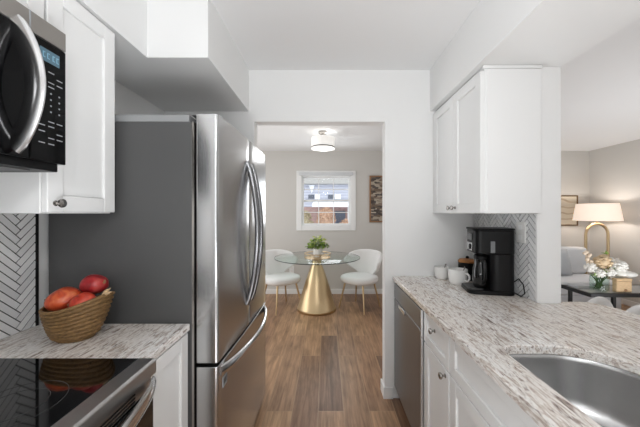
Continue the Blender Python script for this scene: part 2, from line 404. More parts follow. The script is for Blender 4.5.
# baseboards
def baseboard(name, x0, x1, y0, y1): return struct(box(name, M['trim'], (x0, x1, y0, y1, 0, 0.085), bevel=0.004))
baseboard('baseboard_back', -2.4, 4.5, BY-0.014, BY)
baseboard('baseboard_living_right', 4.486, 4.5, FY, BY-0.014)
o = MB(); o.box(DR-0.013, 0.497, KY-0.013, KY, 0, 0.085); o.box(DR-0.013, DR, KY, KY+0.108, 0, 0.085)
struct(o.build('baseboard_doorway', M['trim'], bevel=0.003))

# window
wn = thing('window_1', 'white grid window', 'window', (0, BY, WZ0)); wn['kind'] = 'structure'; del wn['label']; del wn['category']
o = MB(); t = 0.085
o.box(WX0-t, WX0, BY-0.02, BY, WZ0-t, WZ1+t); o.box(WX1, WX1+t, BY-0.02, BY, WZ0-t, WZ1+t)
o.box(WX0, WX1, BY-0.02, BY, WZ1, WZ1+t); o.box(WX0, WX1, BY-0.02, BY, WZ0-t, WZ0)
o.build('window_casing', M['trim'], wn, bevel=0.006)
o = MB(); o.box(WX0, WX0+0.01, BY, BY+0.13, WZ0, WZ1); o.box(WX1-0.01, WX1, BY, BY+0.13, WZ0, WZ1); o.box(WX0+0.01, WX1-0.01, BY, BY+0.13, WZ1-0.01, WZ1); o.box(WX0+0.01, WX1-0.01, BY, BY+0.13, WZ0, WZ0+0.01)
o.build('window_jamb', M['trim'], wn)
box('blind_headrail', mat('grey_white_blind', (214, 216, 218), 0.5), (WX0-0.035, WX1+0.035, BY-0.055, BY-0.0205, WZ1-0.0, WZ1+0.05), wn, bevel=0.006)
def sash(y, z0, z1, rows):
    o = MB(); a, b = WX0+0.011, WX1-0.011; f = 0.024
    o.box(a, a+f, y, y+0.03, z0, z1); o.box(b-f, b, y, y+0.03, z0, z1); o.box(a+f, b-f, y, y+0.03, z0, z0+f); o.box(a+f, b-f, y, y+0.03, z1-f, z1)
    for k in (1, 2):
        x = a+f+(b-a-2*f)*k/3; o.box(x-0.007, x+0.007, y+0.004, y+0.026, z0+f, z1-f)
    for k in range(1, rows):
        z = z0+f+(z1-z0-2*f)*k/rows; o.box(a+f, b-f, y+0.005, y+0.025, z-0.007, z+0.007)
    s = o.build('sash', M['trim'], wn)
    box('pane', M['pane'], (a+f, b-f, y+0.013, y+0.017, z0+f, z1-f), s)
zm = (WZ0+WZ1)/2
sash(BY+0.085, zm-0.016, WZ1-0.011, 2); sash(BY+0.05, WZ0+0.011, zm+0.016, 2)

# ------------------------------------------------------------------ herringbone backsplashes
def herringbone(name, x, y0, y1, z0, z1, face):       # on a wall in the plane X = x, facing +1 / -1
    wt, n, g = 0.0255, 4, 0.0021
    W, H = y1-y0, z1-z0; bm = bmesh.new(); c, s_ = math.cos(PI/4), math.sin(PI/4)
    R = int((W+H)/wt)+12
    for k in range(-R, R):
        for q in range(-R//4, R//4):
            for (a, b, a2, b2) in ((k+8*q, k, k+8*q+n, k+1), (4+k+8*q, k-3, 5+k+8*q, k+1)):
                pts = [(a*wt+g, b*wt+g), (a2*wt-g, b*wt+g), (a2*wt-g, b2*wt-g), (a*wt+g, b2*wt-g)]
                pts = [(u*c-v*s_, u*s_+v*c) for u, v in pts]
                cu = sum(p[0] for p in pts)/4; cv = sum(p[1] for p in pts)/4
                if not (-0.09 < cu < W+0.09 and -0.09 < cv < H+0.09): continue
                lo = [bm.verts.new((0.0, y0+u, z0+v)) for u, v in pts]; hi = [bm.verts.new((0.004, y0+u, z0+v)) for u, v in pts]
                bm.faces.new(hi)
                for i in range(4): bm.faces.new((lo[i], lo[(i+1) % 4], hi[(i+1) % 4], hi[i]))
    for co, no in (((0, y0, 0), (0, -1, 0)), ((0, y1, 0), (0, 1, 0)), ((0, 0, z0), (0, 0, -1)), ((0, 0, z1), (0, 0, 1))):
        bmesh.ops.bisect_plane(bm, geom=bm.verts[:]+bm.edges[:]+bm.faces[:], plane_co=co, plane_no=no, clear_outer=True)
    for v in bm.verts: v.co.x = x+face*(0.004+v.co.x)
    bmesh.ops.recalc_face_normals(bm, faces=bm.faces)
    me = bpy.data.meshes.new(name); bm.to_mesh(me); bm.free(); me.materials.append(M['tile'])
    t = bpy.data.objects.new(name, None); COL.objects.link(t); t.location = (x, (y0+y1)/2, z0); struct(t)
    o = bpy.data.objects.new('herringbone_tiles', me); COL.objects.link(o); o.parent = t; o.location = -t.location
    box('grout_bed', M['grout'], (x, x+face*0.0055, y0, y1, z0, z1), t)
    return t
herringbone('backsplash_left', -1.2, 0.1, 1.165, 0.9105, 1.371, 1)
herringbone('backsplash_right', 1.105, 1.48, KY, 0.9105, 1.371, -1)
struct(box('trim_3', M['dgap'], (-1.2, -1.189, 1.165, 1.176, 0.9105, 1.371)))
struct(box('trim_4', M['trim'], (1.092, 1.105, 1.468, 1.48, 0.9105, 1.371)))

# ------------------------------------------------------------------ cabinets
def knob(parent, x, y, z, face, m=None):
    prof = [(0.009, 0), (0.009, 0.002), (0.005, 0.004), (0.005, 0.013), (0.012, 0.017), (0.0145, 0.021), (0.0135, 0.026), (0.007, 0.029), (0.001, 0.0295)]
    return MB().lathe([(r, a*face) for r, a in prof], (x, y, z), 18, axis='x').build('knob', m or M['nickel'], parent)
def shaker(name, parent, x, face, y0, y1, z0, z1, fr=0.055, th=0.02):   # back at x, front at x+face*th
    o = MB(); a, b = x, x+face*th
    o.box(a, b, y0, y0+fr, z0, z1); o.box(a, b, y1-fr, y1, z0, z1)
    o.box(a, b, y0+fr, y1-fr, z0, z0+fr); o.box(a, b, y0+fr, y1-fr, z1-fr, z1)
    o.box(a, x+face*(th-0.009), y0+fr, y1-fr, z0+fr, z1-fr)
    return o.build(name, M['cab'], parent, bevel=0.0025)
# left wall cabinet beside the refrigerator
c = thing('wall_cabinet', 'white shaker wall cabinet with one door over the fruit basket', 'cabinet', (-1.05, 1.03, 1.372))
box('cabinet_body', M['cab'], (-1.199, -0.896, 0.889, 1.18, 1.372, 2.129), c, bevel=0.002)
d = shaker('door', c, -0.895, 1, 0.892, 1.178, 1.376, 2.118); knob(d, -0.875, 0.918, 1.405, 1)
# cabinet over the microwave
c = thing('wall_cabinet', 'short white wall cabinet directly above the microwave', 'cabinet', (-1.05, 0.5, 1.935))
box('cabinet_body', M['cab'], (-1.199, -0.896, 0.12, 0.886, 1.935, 2.129), c, bevel=0.002)
for a, b in ((0.122, 0.50), (0.503, 0.884)): shaker('door', c, -0.895, 1, a, b, 1.938, 2.12, 0.05)
# right wall cabinet
c = thing('wall_cabinet', 'white two-door wall cabinet above the coffee maker and mugs', 'cabinet', (0.95, 1.78, 1.372))
box('cabinet_body', M['cab'], (0.811, 1.1, 1.455, KY-0.001, 1.372, 2.128), c, bevel=0.002)
box('side_panel', M['cab'], (0.823, 1.1, 1.45, 1.4545, 1.374, 2.112), c, bevel=0.001)
box('top_moulding', M['cab'], (0.800, 1.104, 1.446, 1.4545, 2.113, 2.129), c, bevel=0.002)
d = shaker('door', c, 0.811, -1, 1.455, 1.767, 1.375, 2.105); knob(d, 0.791, 1.74, 1.407, -1)
d = shaker('door', c, 0.811, -1, 1.770, 2.085, 1.375, 2.105); knob(d, 0.791, 1.797, 1.407, -1)
box('filler_strip', M['cab'], (0.795, 0.811, 2.087, KY-0.001, 1.375, 2.105), c)
# left base cabinet between range and refrigerator
c = thing('base_cabinet', 'white base cabinet squeezed between the range and the refrigerator', 'cabinet', (-0.9, 1.05, 0))
box('cabinet_body', M['cab'], (-1.199, -0.60, 0.912, 1.196, 0.1, 0.878), c, bevel=0.002)
box('toe_kick', M['dgap'], (-1.199, -0.66, 0.912, 1.196, 0, 0.099), c)
shaker('door', c, -0.599, 1, 0.914, 1.192, 0.11, 0.872, 0.055)
# right base cabinets
def tkick(c, y0, y1): box('toe_kick', M['cab'], (0.60, 1.1, y0, y1, 0, 0.099), c)
c = thing('base_cabinet', 'narrow white base cabinet with drawer over door, beside the dishwasher', 'cabinet', (0.8, 1.34, 0))
box('cabinet_body', M['cab'], (0.536, 1.1, 1.188, 1.497, 0.1, 0.878), c, bevel=0.002); tkick(c, 1.188, 1.497)
d = shaker('drawer', c, 0.535, -1, 1.192, 1.492, 0.705, 0.87, 0.04); knob(d, 0.515, 1.345, 0.815, -1)
d = shaker('door', c, 0.535, -1, 1.192, 1.492, 0.11, 0.698); knob(d, 0.515, 1.225, 0.672, -1)
c = thing('base_cabinet', 'wide white sink base cabinet with a false front under the sink', 'cabinet', (0.8, 0.74, 0))
o = MB(); o.box(0.536, 1.1, 0.28, 0.30, 0.1, 0.878); o.box(0.536, 1.1, 1.166, 1.186, 0.1, 0.878); o.box(0.536, 1.1, 0.30, 1.166, 0.1, 0.12); o.box(1.08, 1.1, 0.30, 1.166, 0.12, 0.878); o.box(0.536, 0.552, 0.30, 1.166, 0.12, 0.878)
o.build('cabinet_body', M['cab'], c); tkick(c, 0.28, 1.186)
shaker('false_front', c, 0.535, -1, 0.286, 1.182, 0.705, 0.87, 0.045)
d = shaker('door', c, 0.535, -1, 0.736, 1.182, 0.11, 0.698); knob(d, 0.515, 0.765, 0.672, -1)
d = shaker('door', c, 0.535, -1, 0.286, 0.732, 0.11, 0.698); knob(d, 0.515, 0.703, 0.672, -1)

# ------------------------------------------------------------------ countertops and sink
ZT, ZB = 0.909, 0.879
o = MB().box(-1.199, -0.573, 0.905, 1.197, ZB, ZT).build('countertop', M['granite'], bevel=0.004)
tag(o, 'short speckled granite countertop under the fruit basket', 'countertop')
def smooth_loop(pts, r, n=5):
    out = []; m = len(pts)
    for i in range(m):
        p, a, b = Vector(pts[i][:2]), Vector(pts[i-1][:2]), Vector(pts[(i+1) % m][:2])
        rr = pts[i][2] if len(pts[i]) > 2 else r
        if rr <= 0: out.append(tuple(p)); continue
        p0 = p+(a-p).normalized()*min(rr, (a-p).length*0.49); p1 = p+(b-p).normalized()*min(rr, (b-p).length*0.49)
        for k in range(n+1):
            t = k/n; q = p0*(1-t)**2+p*2*t*(1-t)+p1*t*t; out.append(tuple(q))
    return out
hole = smooth_loop([(0.603, 0.27, 0.07), (0.985, 0.27, 0.15), (0.985, 0.85, 0.16), (0.86, 0.998, 0.10), (0.603, 0.998, 0.07)], 0.05, 8)
outer = smooth_loop([(0.494, -0.35, 0), (1.425, -0.35, 0), (1.425, 1.495, 0.17), (1.23, 1.495, 0), (1.217, 1.466, 0), (1.104, 1.466, 0), (1.104, KY-0.001, 0), (0.494, KY-0.001, 0)], 0, 8)
def offset(lp, k):
    out = []; n = len(lp)
    for i in range(n):
        p, a, b = Vector(lp[i]), Vector(lp[i-1]), Vector(lp[(i+1) % n])
        n1 = (p-a).normalized(); n2 = (b-p).normalized(); n1 = Vector((-n1.y, n1.x)); n2 = Vector((-n2.y, n2.x))
        m_ = (n1+n2).normalized(); out.append(tuple(p+m_*k/max(0.5, m_.dot(n1))))
    return out
bm = bmesh.new(); ch = 0.004
levels = []
for z, k in ((ZT, ch), (ZT-ch, 0), (ZB, 0)):
    levels.append([[bm.verts.new((x, y, z)) for x, y in lp] for lp in (offset(outer, k), offset(hole, -k))])
for lv in (levels[0], levels[2]):
    es = []
    for vs in lv: es += [bm.edges.new((vs[i], vs[(i+1) % len(vs)])) for i in range(len(vs))]
    bmesh.ops.triangle_fill(bm, use_beauty=True, use_dissolve=False, edges=es)
for la, lb in ((levels[0], levels[1]), (levels[1], levels[2])):
    for a, b in zip(la, lb):
        for i in range(len(a)):
            j = (i+1) % len(a); bm.faces.new((a[i], a[j], b[j], b[i]))
bmesh.ops.recalc_face_normals(bm, faces=bm.faces)
me = bpy.data.meshes.new('countertop'); bm.to_mesh(me); bm.free(); me.materials.append(M['granite'])
o = bpy.data.objects.new('countertop', me); COL.objects.link(o)
tag(o, 'long granite countertop and peninsula with the sink cut into it', 'countertop')

sk = thing('sink', 'undermount stainless steel sink set into the granite peninsula', 'sink', (0.79, 0.63, 0.68))
cx, cy = 0.795, 0.635
def inset(lp, k):
    out = []
    for x, y in lp:
        v = Vector((x-cx, y-cy)); sx = (abs(0.19)-k)/0.19; sy = (0.365-k)/0.365; out.append((cx+v.x*sx, cy+v.y*sy))
    return out
rings = [(-0.03, 0.8775), (-0.007, 0.8775), (-0.004, 0.874), (-0.002, 0.86), (0.008, 0.74), (0.017, 0.715), (0.03, 0.698), (0.05, 0.691), (0.12, 0.687)]
o = MB(); vs = []; n = len(hole)
for k, z in rings: vs += [(x, y, z) for x, y in inset(hole, k)]
fs = [(j*n+i, j*n+(i+1) % n, (j+1)*n+(i+1) % n, (j+1)*n+i) for j in range(len(rings)-1) for i in range(n)]+[tuple(range((len(rings)-1)*n, len(rings)*n))]
o.add(vs, fs); o.build('basin', M['sink'], sk, smooth=60)
MB().lathe([(0.001, 0.6885), (0.034, 0.6885), (0.042, 0.691), (0.044, 0.6885)], (0.80, 0.62, 0), 24, cap=False).build('drain', M['chrome'], sk)

# ------------------------------------------------------------------ dishwasher
dw = thing('dishwasher', 'stainless steel dishwasher built in under the granite by the doorway', 'dishwasher', (0.8, 1.8, 0))
box('tub', M['dgap'], (0.53, 1.09, 1.503, 2.095, 0.1, 0.868), dw)
box('toe_kick', M['black'], (0.58, 1.09, 1.503, 2.095, 0, 0.099), dw)
dd = box('door', M['dsteel'], (0.503, 0.5295, 1.506, 2.092, 0.105, 0.752), dw, bevel=0.004)
cp = box('control_panel', M['dsteel'], (0.503, 0.5295, 1.506, 2.092, 0.755, 0.862), dw, bevel=0.004)
box('edge_strip', M['chrome'], (0.501, 0.5295, 1.5005, 1.5055, 0.105, 0.862), dw)
box('pocket_handle', M['chrome'], (0.496, 0.5025, 1.80, 1.95, 0.722, 0.748), cp, bevel=0.003)
tag(cp.children[0], 'bright pocket handle')

# ------------------------------------------------------------------ refrigerator
fr = thing('refrigerator', 'tall stainless french-door refrigerator with dark grey side panel', 'refrigerator', (-0.85, 1.65, 0))
Y0, Y1 = 1.206, 2.094
FX = -0.46
box('case', M['case'], (-1.18, -0.570, Y0, Y1, 0.03, 1.762), fr, bevel=0.004)
box('top_cover', mat('grey_hinge_plastic', (150, 151, 152), 0.45), (-1.0, -0.585, Y0+0.005, Y0+0.20, 1.7625, 1.795), fr, bevel=0.004)
box('case_trim', M['nickel'], (-0.5695, -0.560, Y0, Y1, 0.05, 1.762), fr)
MB().tube([(-0.54, Y0+0.06, 1.79), (-0.54, Y0+0.06, 1.806)], 0.014).build('hinge_pin', M['nickel'], fr)
box('hinge_cover', M['case'], (-0.584, -0.5, Y0+0.03, Y0+0.10, 1.797, 1.802), fr, bevel=0.002)
YS = (Y0+Y1)/2
def FXO(y): t = (y-Y0)/(Y1-Y0); return 0.016*t+0.030*t*(1-t)
def fdoor(name, y0, y1, z0, z1):
    poly = [(x+(FXO(y) if x > -0.5 else 0), y) for x, y in rbox(-0.556, FX, y0, y1, 0.012, 4)]
    poly = sum([[p] if not (p[0] > -0.48 and abs(poly[(i+1) % len(poly)][1]-p[1]) > 0.1) else [p]+[(FX+FXO(p[1]+(poly[(i+1) % len(poly)][1]-p[1])*k/8), p[1]+(poly[(i+1) % len(poly)][1]-p[1])*k/8) for k in range(1, 8)] for i, p in enumerate(poly)], [])
    return MB().prism(poly, z0, z1).build(name, M['steel'], fr, bevel=0.002)
def bow(p0, p1, out, n=22):
    p0, p1 = Vector(p0), Vector(p1); pts = []
    for i in range(n+1):
        t = i/n; p = p0.lerp(p1, t); p.x += out*math.sin(PI*t)**0.75; pts.append(p)
    return pts
dn = fdoor('door', Y0, YS-0.003, 0.735, 1.796); df = fdoor('door', YS+0.003, Y1, 0.735, 1.796)
MB().tube(bow((FX+0.012, YS-0.045, 0.86), (FX+0.012, YS-0.045, 1.665), 0.06), 0.013, 12, flat=(0.014, 0.011)).build('handle', M['darkhandle'], dn)
MB().tube(bow((FX+0.013, YS+0.045, 0.86), (FX+0.013, YS+0.045, 1.665), 0.06), 0.013, 12, flat=(0.014, 0.011)).build('handle', M['darkhandle'], df)
fd = fdoor('freezer_drawer', Y0, Y1, 0.07, 0.718)
MB().tube(bow((FX-0.002, Y0+0.03, 0.685), (FX+0.012, Y1-0.03, 0.685), 0.07), 0.014, 12, flat=(0.013, 0.022)).build('handle', M['chrome'], fd)
bd = box('badge', M['mark'], (FX+0.0003, FX+0.0052, Y0+0.05, Y0+0.10, 0.60, 0.645), fd)
box('badge_print', M['case'], (FX+0.0053, FX+0.006, Y0+0.058, Y0+0.092, 0.612, 0.635), fd)
for y in (Y0+0.06, Y1-0.06):
    for x in (-1.1, -0.62): MB().lathe([(0.02, 0), (0.02, 0.0295)], (x, y, 0), 14).build('foot', M['black'], fr)

# ------------------------------------------------------------------ microwave
mw = thing('microwave', 'black over-the-range microwave with a bowed steel handle', 'microwave', (-1.0, 0.5, 1.5))
MX = -0.81; A0, A1 = 0.125, 0.885
box('body', M['black'], (-1.19, -0.835, A0, A1, 1.50, 1.93), mw, bevel=0.003)
o = MB()
for k in range(6): o.box(-1.15, -0.86, A0+0.08+k*0.11, A0+0.15+k*0.11, 1.4965, 1.4995)
o.build('grease_filter', M['case'], mw)
g = box('top_grille', mat('warm_grey_steel', (164, 160, 155), 0.32, 0.85), (-0.8345, MX, A0, A1, 1.873, 1.93), mw, bevel=0.002)
box('grille_seam', M['mark'], (-0.8100, -0.8092, 0.775, 0.779, 1.874, 1.929), g)
dr = box('door', M['doorglass'], (-0.8345, MX, A0, 0.776, 1.522, 1.871), mw, bevel=0.003)
box('door_window', M['doorglass'], (MX, MX+0.0012, A0+0.06, 0.66, 1.58, 1.83), dr)
h = MB().tube([Vector(p) for p in bow((MX-0.002, 0.735, 1.545), (MX-0.002, 0.735, 1.868), 0.060)], 0.012, 14, flat=(0.008, 0.027)).build('handle', M['chrome'], dr)
pc = box('control_panel', M['doorglass'], (-0.8345, MX, 0.778, A1, 1.522, 1.871), mw, bevel=0.003)
dp = box('display', M['lcd'], (MX, MX+0.0012, 0.803, 0.862, 1.812, 1.848), pc)
o = MB()
for k, y in enumerate((0.811, 0.824, 0.840, 0.852)): o.box(MX+0.0013, MX+0.002, y, y+0.002, 1.822, 1.838); o.box(MX+0.0013, MX+0.002, y, y+0.007, 1.836, 1.838); o.box(MX+0.0013, MX+0.002, y, y+0.007, 1.822, 1.824)
o.build('display_digits', M['digit'], dp)
for r, z in enumerate((1.785, 1.772, 1.755, 1.742, 1.722, 1.704, 1.686, 1.668, 1.640, 1.626, 1.608, 1.592, 1.575)):
    for cidx, y in enumerate((0.800, 0.828, 0.854)):
        if 4 <= r <= 7: box('key_legend', M['mark'], (MX, MX+0.0008, y+0.006, y+0.010, z, z+0.004), pc)
        elif (r+cidx) % 3 != 2: box('key_legend', M['mark'], (MX, MX+0.0008, y, y+0.018, z-0.001, z+0.0018), pc)

# ------------------------------------------------------------------ range
rg = thing('range', 'slide-in electric range with black glass cooktop in the left foreground', 'range', (-0.86, 0.52, 0))
R0, R1 = 0.142, 0.902
RX = -0.538
box('body', M['dsteel'], (-1.19, -0.575, R0, R1, 0.03, 0.895), rg)
ct = box('cooktop', M['bglass'], (-1.187, -0.594, R0, R1, 0.8955, 0.913), rg, bevel=0.002)
def annulus(cx, cy, r, wd=0.0016, n=56):
    vs = []; fs = []
    for i in range(n):
        a = 2*PI*i/n
        for rr in (r-wd/2, r+wd/2): vs.append((cx+rr*math.cos(a), cy+rr*math.sin(a), 0.91325))
    for i in range(n): j = (i+1) % n; fs.append((2*i, 2*i+1, 2*j+1, 2*j))
    MB().add(vs, fs).build('burner_ring', M['ring'], ct)
for cx_, cy_, r in ((-0.75, 0.68, 0.10), (-0.75, 0.68, 0.065), (-0.73, 0.33, 0.11), (-1.02, 0.72, 0.075), (-1.02, 0.32, 0.09)): annulus(cx_, cy_, r)
# front control trim: sloping steel profile
prof = [(-0.593, 0.8955), (-0.593, 0.914), (-0.545, 0.914), (RX, 0.909), (RX, 0.868), (-0.574, 0.858), (-0.574, 0.8955)]
MB().prism(prof, R0, R1, 'y').build('front_trim', M['hsteel'], rg, bevel=0.003)
od = box('oven_door', M['bglass'], (-0.5745, -0.545, R0+0.003, R1-0.003, 0.20, 0.818), rg, bevel=0.004)
vb = box('vent_panel', M['hsteel'], (-0.5745, -0.553, R0+0.003, R1-0.003, 0.82, 0.857), rg, bevel=0.002)
o = MB()
for z in (0.828, 0.838, 0.848): 
    for q in range(3): o.box(-0.5531, -0.5515, R0+0.14+q*0.2, R0+0.28+q*0.2, z-0.0025, z+0.0025)
o.build('vent_slots', M['dgap'], vb)
MB().tube([Vector(p) for p in bow((-0.538, R0+0.02, 0.842), (-0.538, R1-0.018, 0.842), 0.062)], 0.012, 14, flat=(0.009, 0.025)).build('handle', M['chrome'], od)
box('storage_drawer', M['hsteel'], (-0.5745, -0.548, R0+0.003, R1-0.003, 0.06, 0.197), rg, bevel=0.004)
for y in (R0+0.05, R1-0.05):
    for x in (-1.1, -0.65): MB().lathe([(0.018, 0), (0.018, 0.0295)], (x, y, 0), 12).build('foot', M['black'], rg)

# ------------------------------------------------------------------ fruit basket
BX, BYY = -0.938, 1.06
fb = thing('fruit_basket', 'oval coiled wicker basket holding the red fruit', 'basket', (BX, BYY, ZT))
def brim(t, a):      # t 0..1 up the side, a angle -> point
    e = 0.056+0.052*t**0.55; f = 0.046+0.046*t**0.55
    tilt = 0.021*math.cos(a)*t+0.008*t*math.cos(2*a)
    lean = 0.012*t+0.004
    return (BX+e*math.cos(a)+lean, BYY+f*math.sin(a), ZT+0.006+0.126*t+tilt)
o = MB(); K = 10
for k in range(K):
    t = k/(K-1); o.tube([brim(t, 2*PI*i/40)for i in range(40)], 0.0068, 8, closed=True)
o.build('coils', M['wicker'], fb)
o = MB(); vs = [brim(t/12, 2*PI*i/40) for t in range(13) for i in range(40)]
o.add(vs, [(j*40+i, j*40+(i+1) % 40, (j+1)*40+(i+1) % 40, (j+1)*40+i) for j in range(12) for i in range(40)]+[tuple(range(40))])
o.build('liner', M['wicker'], fb, solid=0.004)
o = MB(); e = Vector(brim(1, 0))
for a, l in ((0.5, 0.03), (0.9, 0.036), (1.2, 0.026)): o.tube([e+Vector((-0.012, -0.012, -0.004)), e+Vector((-0.004+0.5*l*math.cos(a), -0.012, l*math.sin(a)*0.6)), e+Vector((l*math.cos(a), -0.016, l*math.sin(a)))], [0.005, 0.006, 0.001], 6)
o.build('rim_knot', M['woodbox'], fb)
tag(fb.children[-1], 'pale frayed rim end')
def mango(name, label, c, rx, ry, rz, m, rot):
    o = MB().ball((0, 0, 0), rx, ry, rz, 26, 16, lambda d: 1+0.06*d.x+0.05*math.sin(3*d.x+1)*d.z+0.02*math.sin(5*d.y+2*d.x))
    t = thing(name, label, 'fruit', c, 'mangoes in the basket'); t.rotation_euler = rot
    o.build('flesh', m, t, local=True)
    MB().tube([(-rx*0.97, 0, 0), (-rx*1.06, 0, 0.004), (-rx*1.10, 0.003, 0.01)], [0.005, 0.004, 0.003], 7).build('stem', M['bwood'], t, local=True)
    return t
mango('mango', 'orange-red mango at the low left end of the basket', (-0.966, 1.045, 1.055), 0.056, 0.05, 0.042, F1, (0.1, -0.12, 0.1))
mango('mango', 'dark crimson mango highest of the basket fruit', (-0.892, 1.095, 1.098), 0.049, 0.043, 0.038, F2, (0.15, 0.2, 2.9))
mango('mango', 'small scarlet mango tucked beneath the crimson one', (-0.878, 1.024, 1.052), 0.042, 0.034, 0.032, F3, (0.0, -0.25, 0.2))

# ------------------------------------------------------------------ coffee maker
cm = thing('coffee_maker', 'black drip coffee maker standing by the herringbone tiles', 'coffee maker', (0.968, 1.70, ZT), rz=math.radians(-12))
# local: -x is the front, -y faces the camera
def lbox(name, m, b, parent=cm, bevel=0.004, **k): return MB().box(*b).build(name, m, parent, bevel, local=True, **k)
MB().prism(rbox(-0.014, 0.118, -0.098, 0.098, 0.045, 8), 0.0225, 0.231).build('reservoir', M['satin'], cm, bevel=0.003, local=True)
hd = MB().prism(rbox(-0.098, 0.118, -0.098, 0.098, 0.04, 8), 0.2325, 0.366).build('brew_head', M['satin'], cm, bevel=0.004, local=True)
MB().prism(rbox(-0.104, 0.121, -0.1, 0.1, 0.042, 8), 0.3665, 0.378).build('lid', M['black'], cm, bevel=0.004, local=True)
MB().prism(rbox(-0.132, 0.12, -0.1, 0.1, 0.045, 8), 0.0, 0.022).build('base', M['black'], cm, bevel=0.004, local=True)
MB().prism(rbox(-0.125, -0.037, -0.075, 0.075, 0.03, 6), 0.0225, 0.027).build('warming_plate', M['case'], cm, local=True)
# carafe
cf = MB().lathe([(0.034, 0.028), (0.042, 0.04), (0.044, 0.09), (0.042, 0.14), (0.034, 0.17), (0.036, 0.185), (0.036, 0.195)], (-0.048, -0.03, 0), 28).build('carafe', M['bglass'], cm, local=True)
MB().lathe([(0.038, 0.196), (0.038, 0.212), (0.03, 0.222)], (-0.048, -0.03, 0), 28).build('carafe_lid', M['black'], cf, local=True)
MB().tube([(-0.046, -0.062, 0.185), (-0.044, -0.088, 0.188), (-0.042, -0.098, 0.16), (-0.042, -0.095, 0.09), (-0.046, -0.07, 0.06)], 0.009, 10).build('carafe_handle', M['satin'], cf, local=True)
p_ = lbox('control_panel', M['chrome'], (-0.1035, -0.0985, -0.056, 0.056, 0.243, 0.292))
MB().lathe([(0.016, -0.1037), (0.016, -0.108), (0.012, -0.110)], (0, -0.025, 0.267), 18, axis='x').build('button', M['black'], p_, local=True)
lbox('clock_window', M['bglass'], (-0.1015, -0.0985, -0.05, 0.05, 0.305, 0.345))
lbox('level_window', mat('grey_clear_plastic', (120, 122, 124), 0.2), (-0.016, 0.007, -0.1, -0.0975, 0.24, 0.305), bevel=0.001)
o = MB(); o.tube([(0.11, -0.02, 0.06), (0.128, -0.035, 0.068), (0.135, -0.075, 0.095), (0.137, -0.125, 0.075), (0.138, -0.14, 0.03), (0.137, -0.10, 0.004), (0.132, -0.03, 0.004)], 0.0032, 8)
o.build('power_cord', M['black'], cm, local=True)

# ------------------------------------------------------------------ mugs, jar, spoons, outlet
def mug(label, x, y, r, h, ang):
    t = thing('mug', label, 'mug', (x, y, ZT), 'mugs beside the coffee maker', ang)
    MB().lathe([(r*0.72, 0), (r*0.80, 0.004), (r*0.93, h*0.25), (r, h*0.6), (r*0.985, h), (r*0.985-0.004, h), (r-0.005, h*0.6), (r*0.88, h*0.25), (r*0.7, 0.008), (0.001, 0.007)], n=36).build('cup', M['ceramic'], t, local=True)
    MB().tube([(r*0.94, 0, h*0.78), (r+0.012, 0, h*0.82), (r+0.028, 0, h*0.7), (r+0.030, 0, h*0.5), (r+0.018, 0, h*0.32), (r*0.92, 0, h*0.3)], 0.0062, 10).build('handle', M['ceramic'], t, local=True)
    return t
mug('big white mug with its handle toward the coffee maker', 0.870, 1.875, 0.060, 0.098, math.radians(-66))
mug('smaller white mug set farther back against the end wall', 0.828, 2.03, 0.052, 0.084, math.radians(100))
def spoon(label, p0, p1):
    p0, p1 = Vector(p0), Vector(p1); t = thing('spoon', label, 'spoon', p0)
    MB().tube([p0, p0.lerp(p1, 0.6), p1], [0.0022, 0.0024, 0.004], 7).build('spoon_handle', M['nickel'], t)
    d = (p0-p1).normalized()
    MB().ball(p0, 0.009, 0.012, 0.005).build('spoon_bowl', M['nickel'], t)
spoon('steel spoon handle sticking out of the big mug', (0.868, 1.864, 0.928), (0.918, 1.875, 1.02))
spoon('steel spoon standing in the smaller mug', (0.826, 2.035, 0.928), (0.858, 2.03, 1.012))
jr = thing('jar', 'black canister with a round wooden lid behind the big mug', 'jar', (0.995, 2.0, ZT))
MB().lathe([(0.052, 0), (0.058, 0.004), (0.058, 0.118), (0.054, 0.122)], (0.995, 2.0, ZT), 32).build('canister', M['satin'], jr)
ld = MB().lathe([(0.06, 0.1225), (0.061, 0.130), (0.052, 0.141), (0.02, 0.147), (0.001, 0.1475)], (0.995, 2.0, ZT), 32).build('lid', M['bamboo'], jr)
MB().ball((0.995, 2.0, ZT+0.155), 0.011, 0.011, 0.010).build('lid_knob', M['black'], ld)
ol = thing('wall_outlet', 'white outlet plate on the herringbone tiles above the coffee maker', 'outlet', (1.094, 1.592, 1.21))
box('cover_plate', M['ceramic'], (1.0895, 1.0965, 1.556, 1.628, 1.208, 1.325), ol, bevel=0.002)
for z in (1.238, 1.295): box('socket', M['trim'], (1.0875, 1.0894, 1.577, 1.607, z-0.014, z+0.014), ol, bevel=0.001)

# ------------------------------------------------------------------ dining room
TX, TY = -0.124, 4.07
tb = thing('dining_table', 'round glass-topped dining table on a gold cone pedestal', 'table', (TX, TY, 0))
MB().lathe([(0.60, 0.742), (0.606, 0.745), (0.606, 0.751), (0.60, 0.754)], (TX, TY, 0), 72).build('tabletop', M['glass'], tb)
MB().lathe([(0.608, 0.743), (0.610, 0.745), (0.610, 0.751), (0.608, 0.753), (0.6065, 0.751), (0.6065, 0.745)], (TX, TY, 0), 72, cap=False).build('tabletop_edge', mat('green_glass_edge', (36, 46, 45), 0.15), tb)
MB().lathe([(0.272, 0), (0.282, 0.010), (0.282, 0.032), (0.268, 0.042), (0.20, 0.28), (0.128, 0.50), (0.08, 0.63), (0.062, 0.69), (0.066, 0.72), (0.085, 0.738), (0.085, 0.7415)], (TX-0.01, TY, 0), 56).build('pedestal', M['gold'], tb, smooth=50)

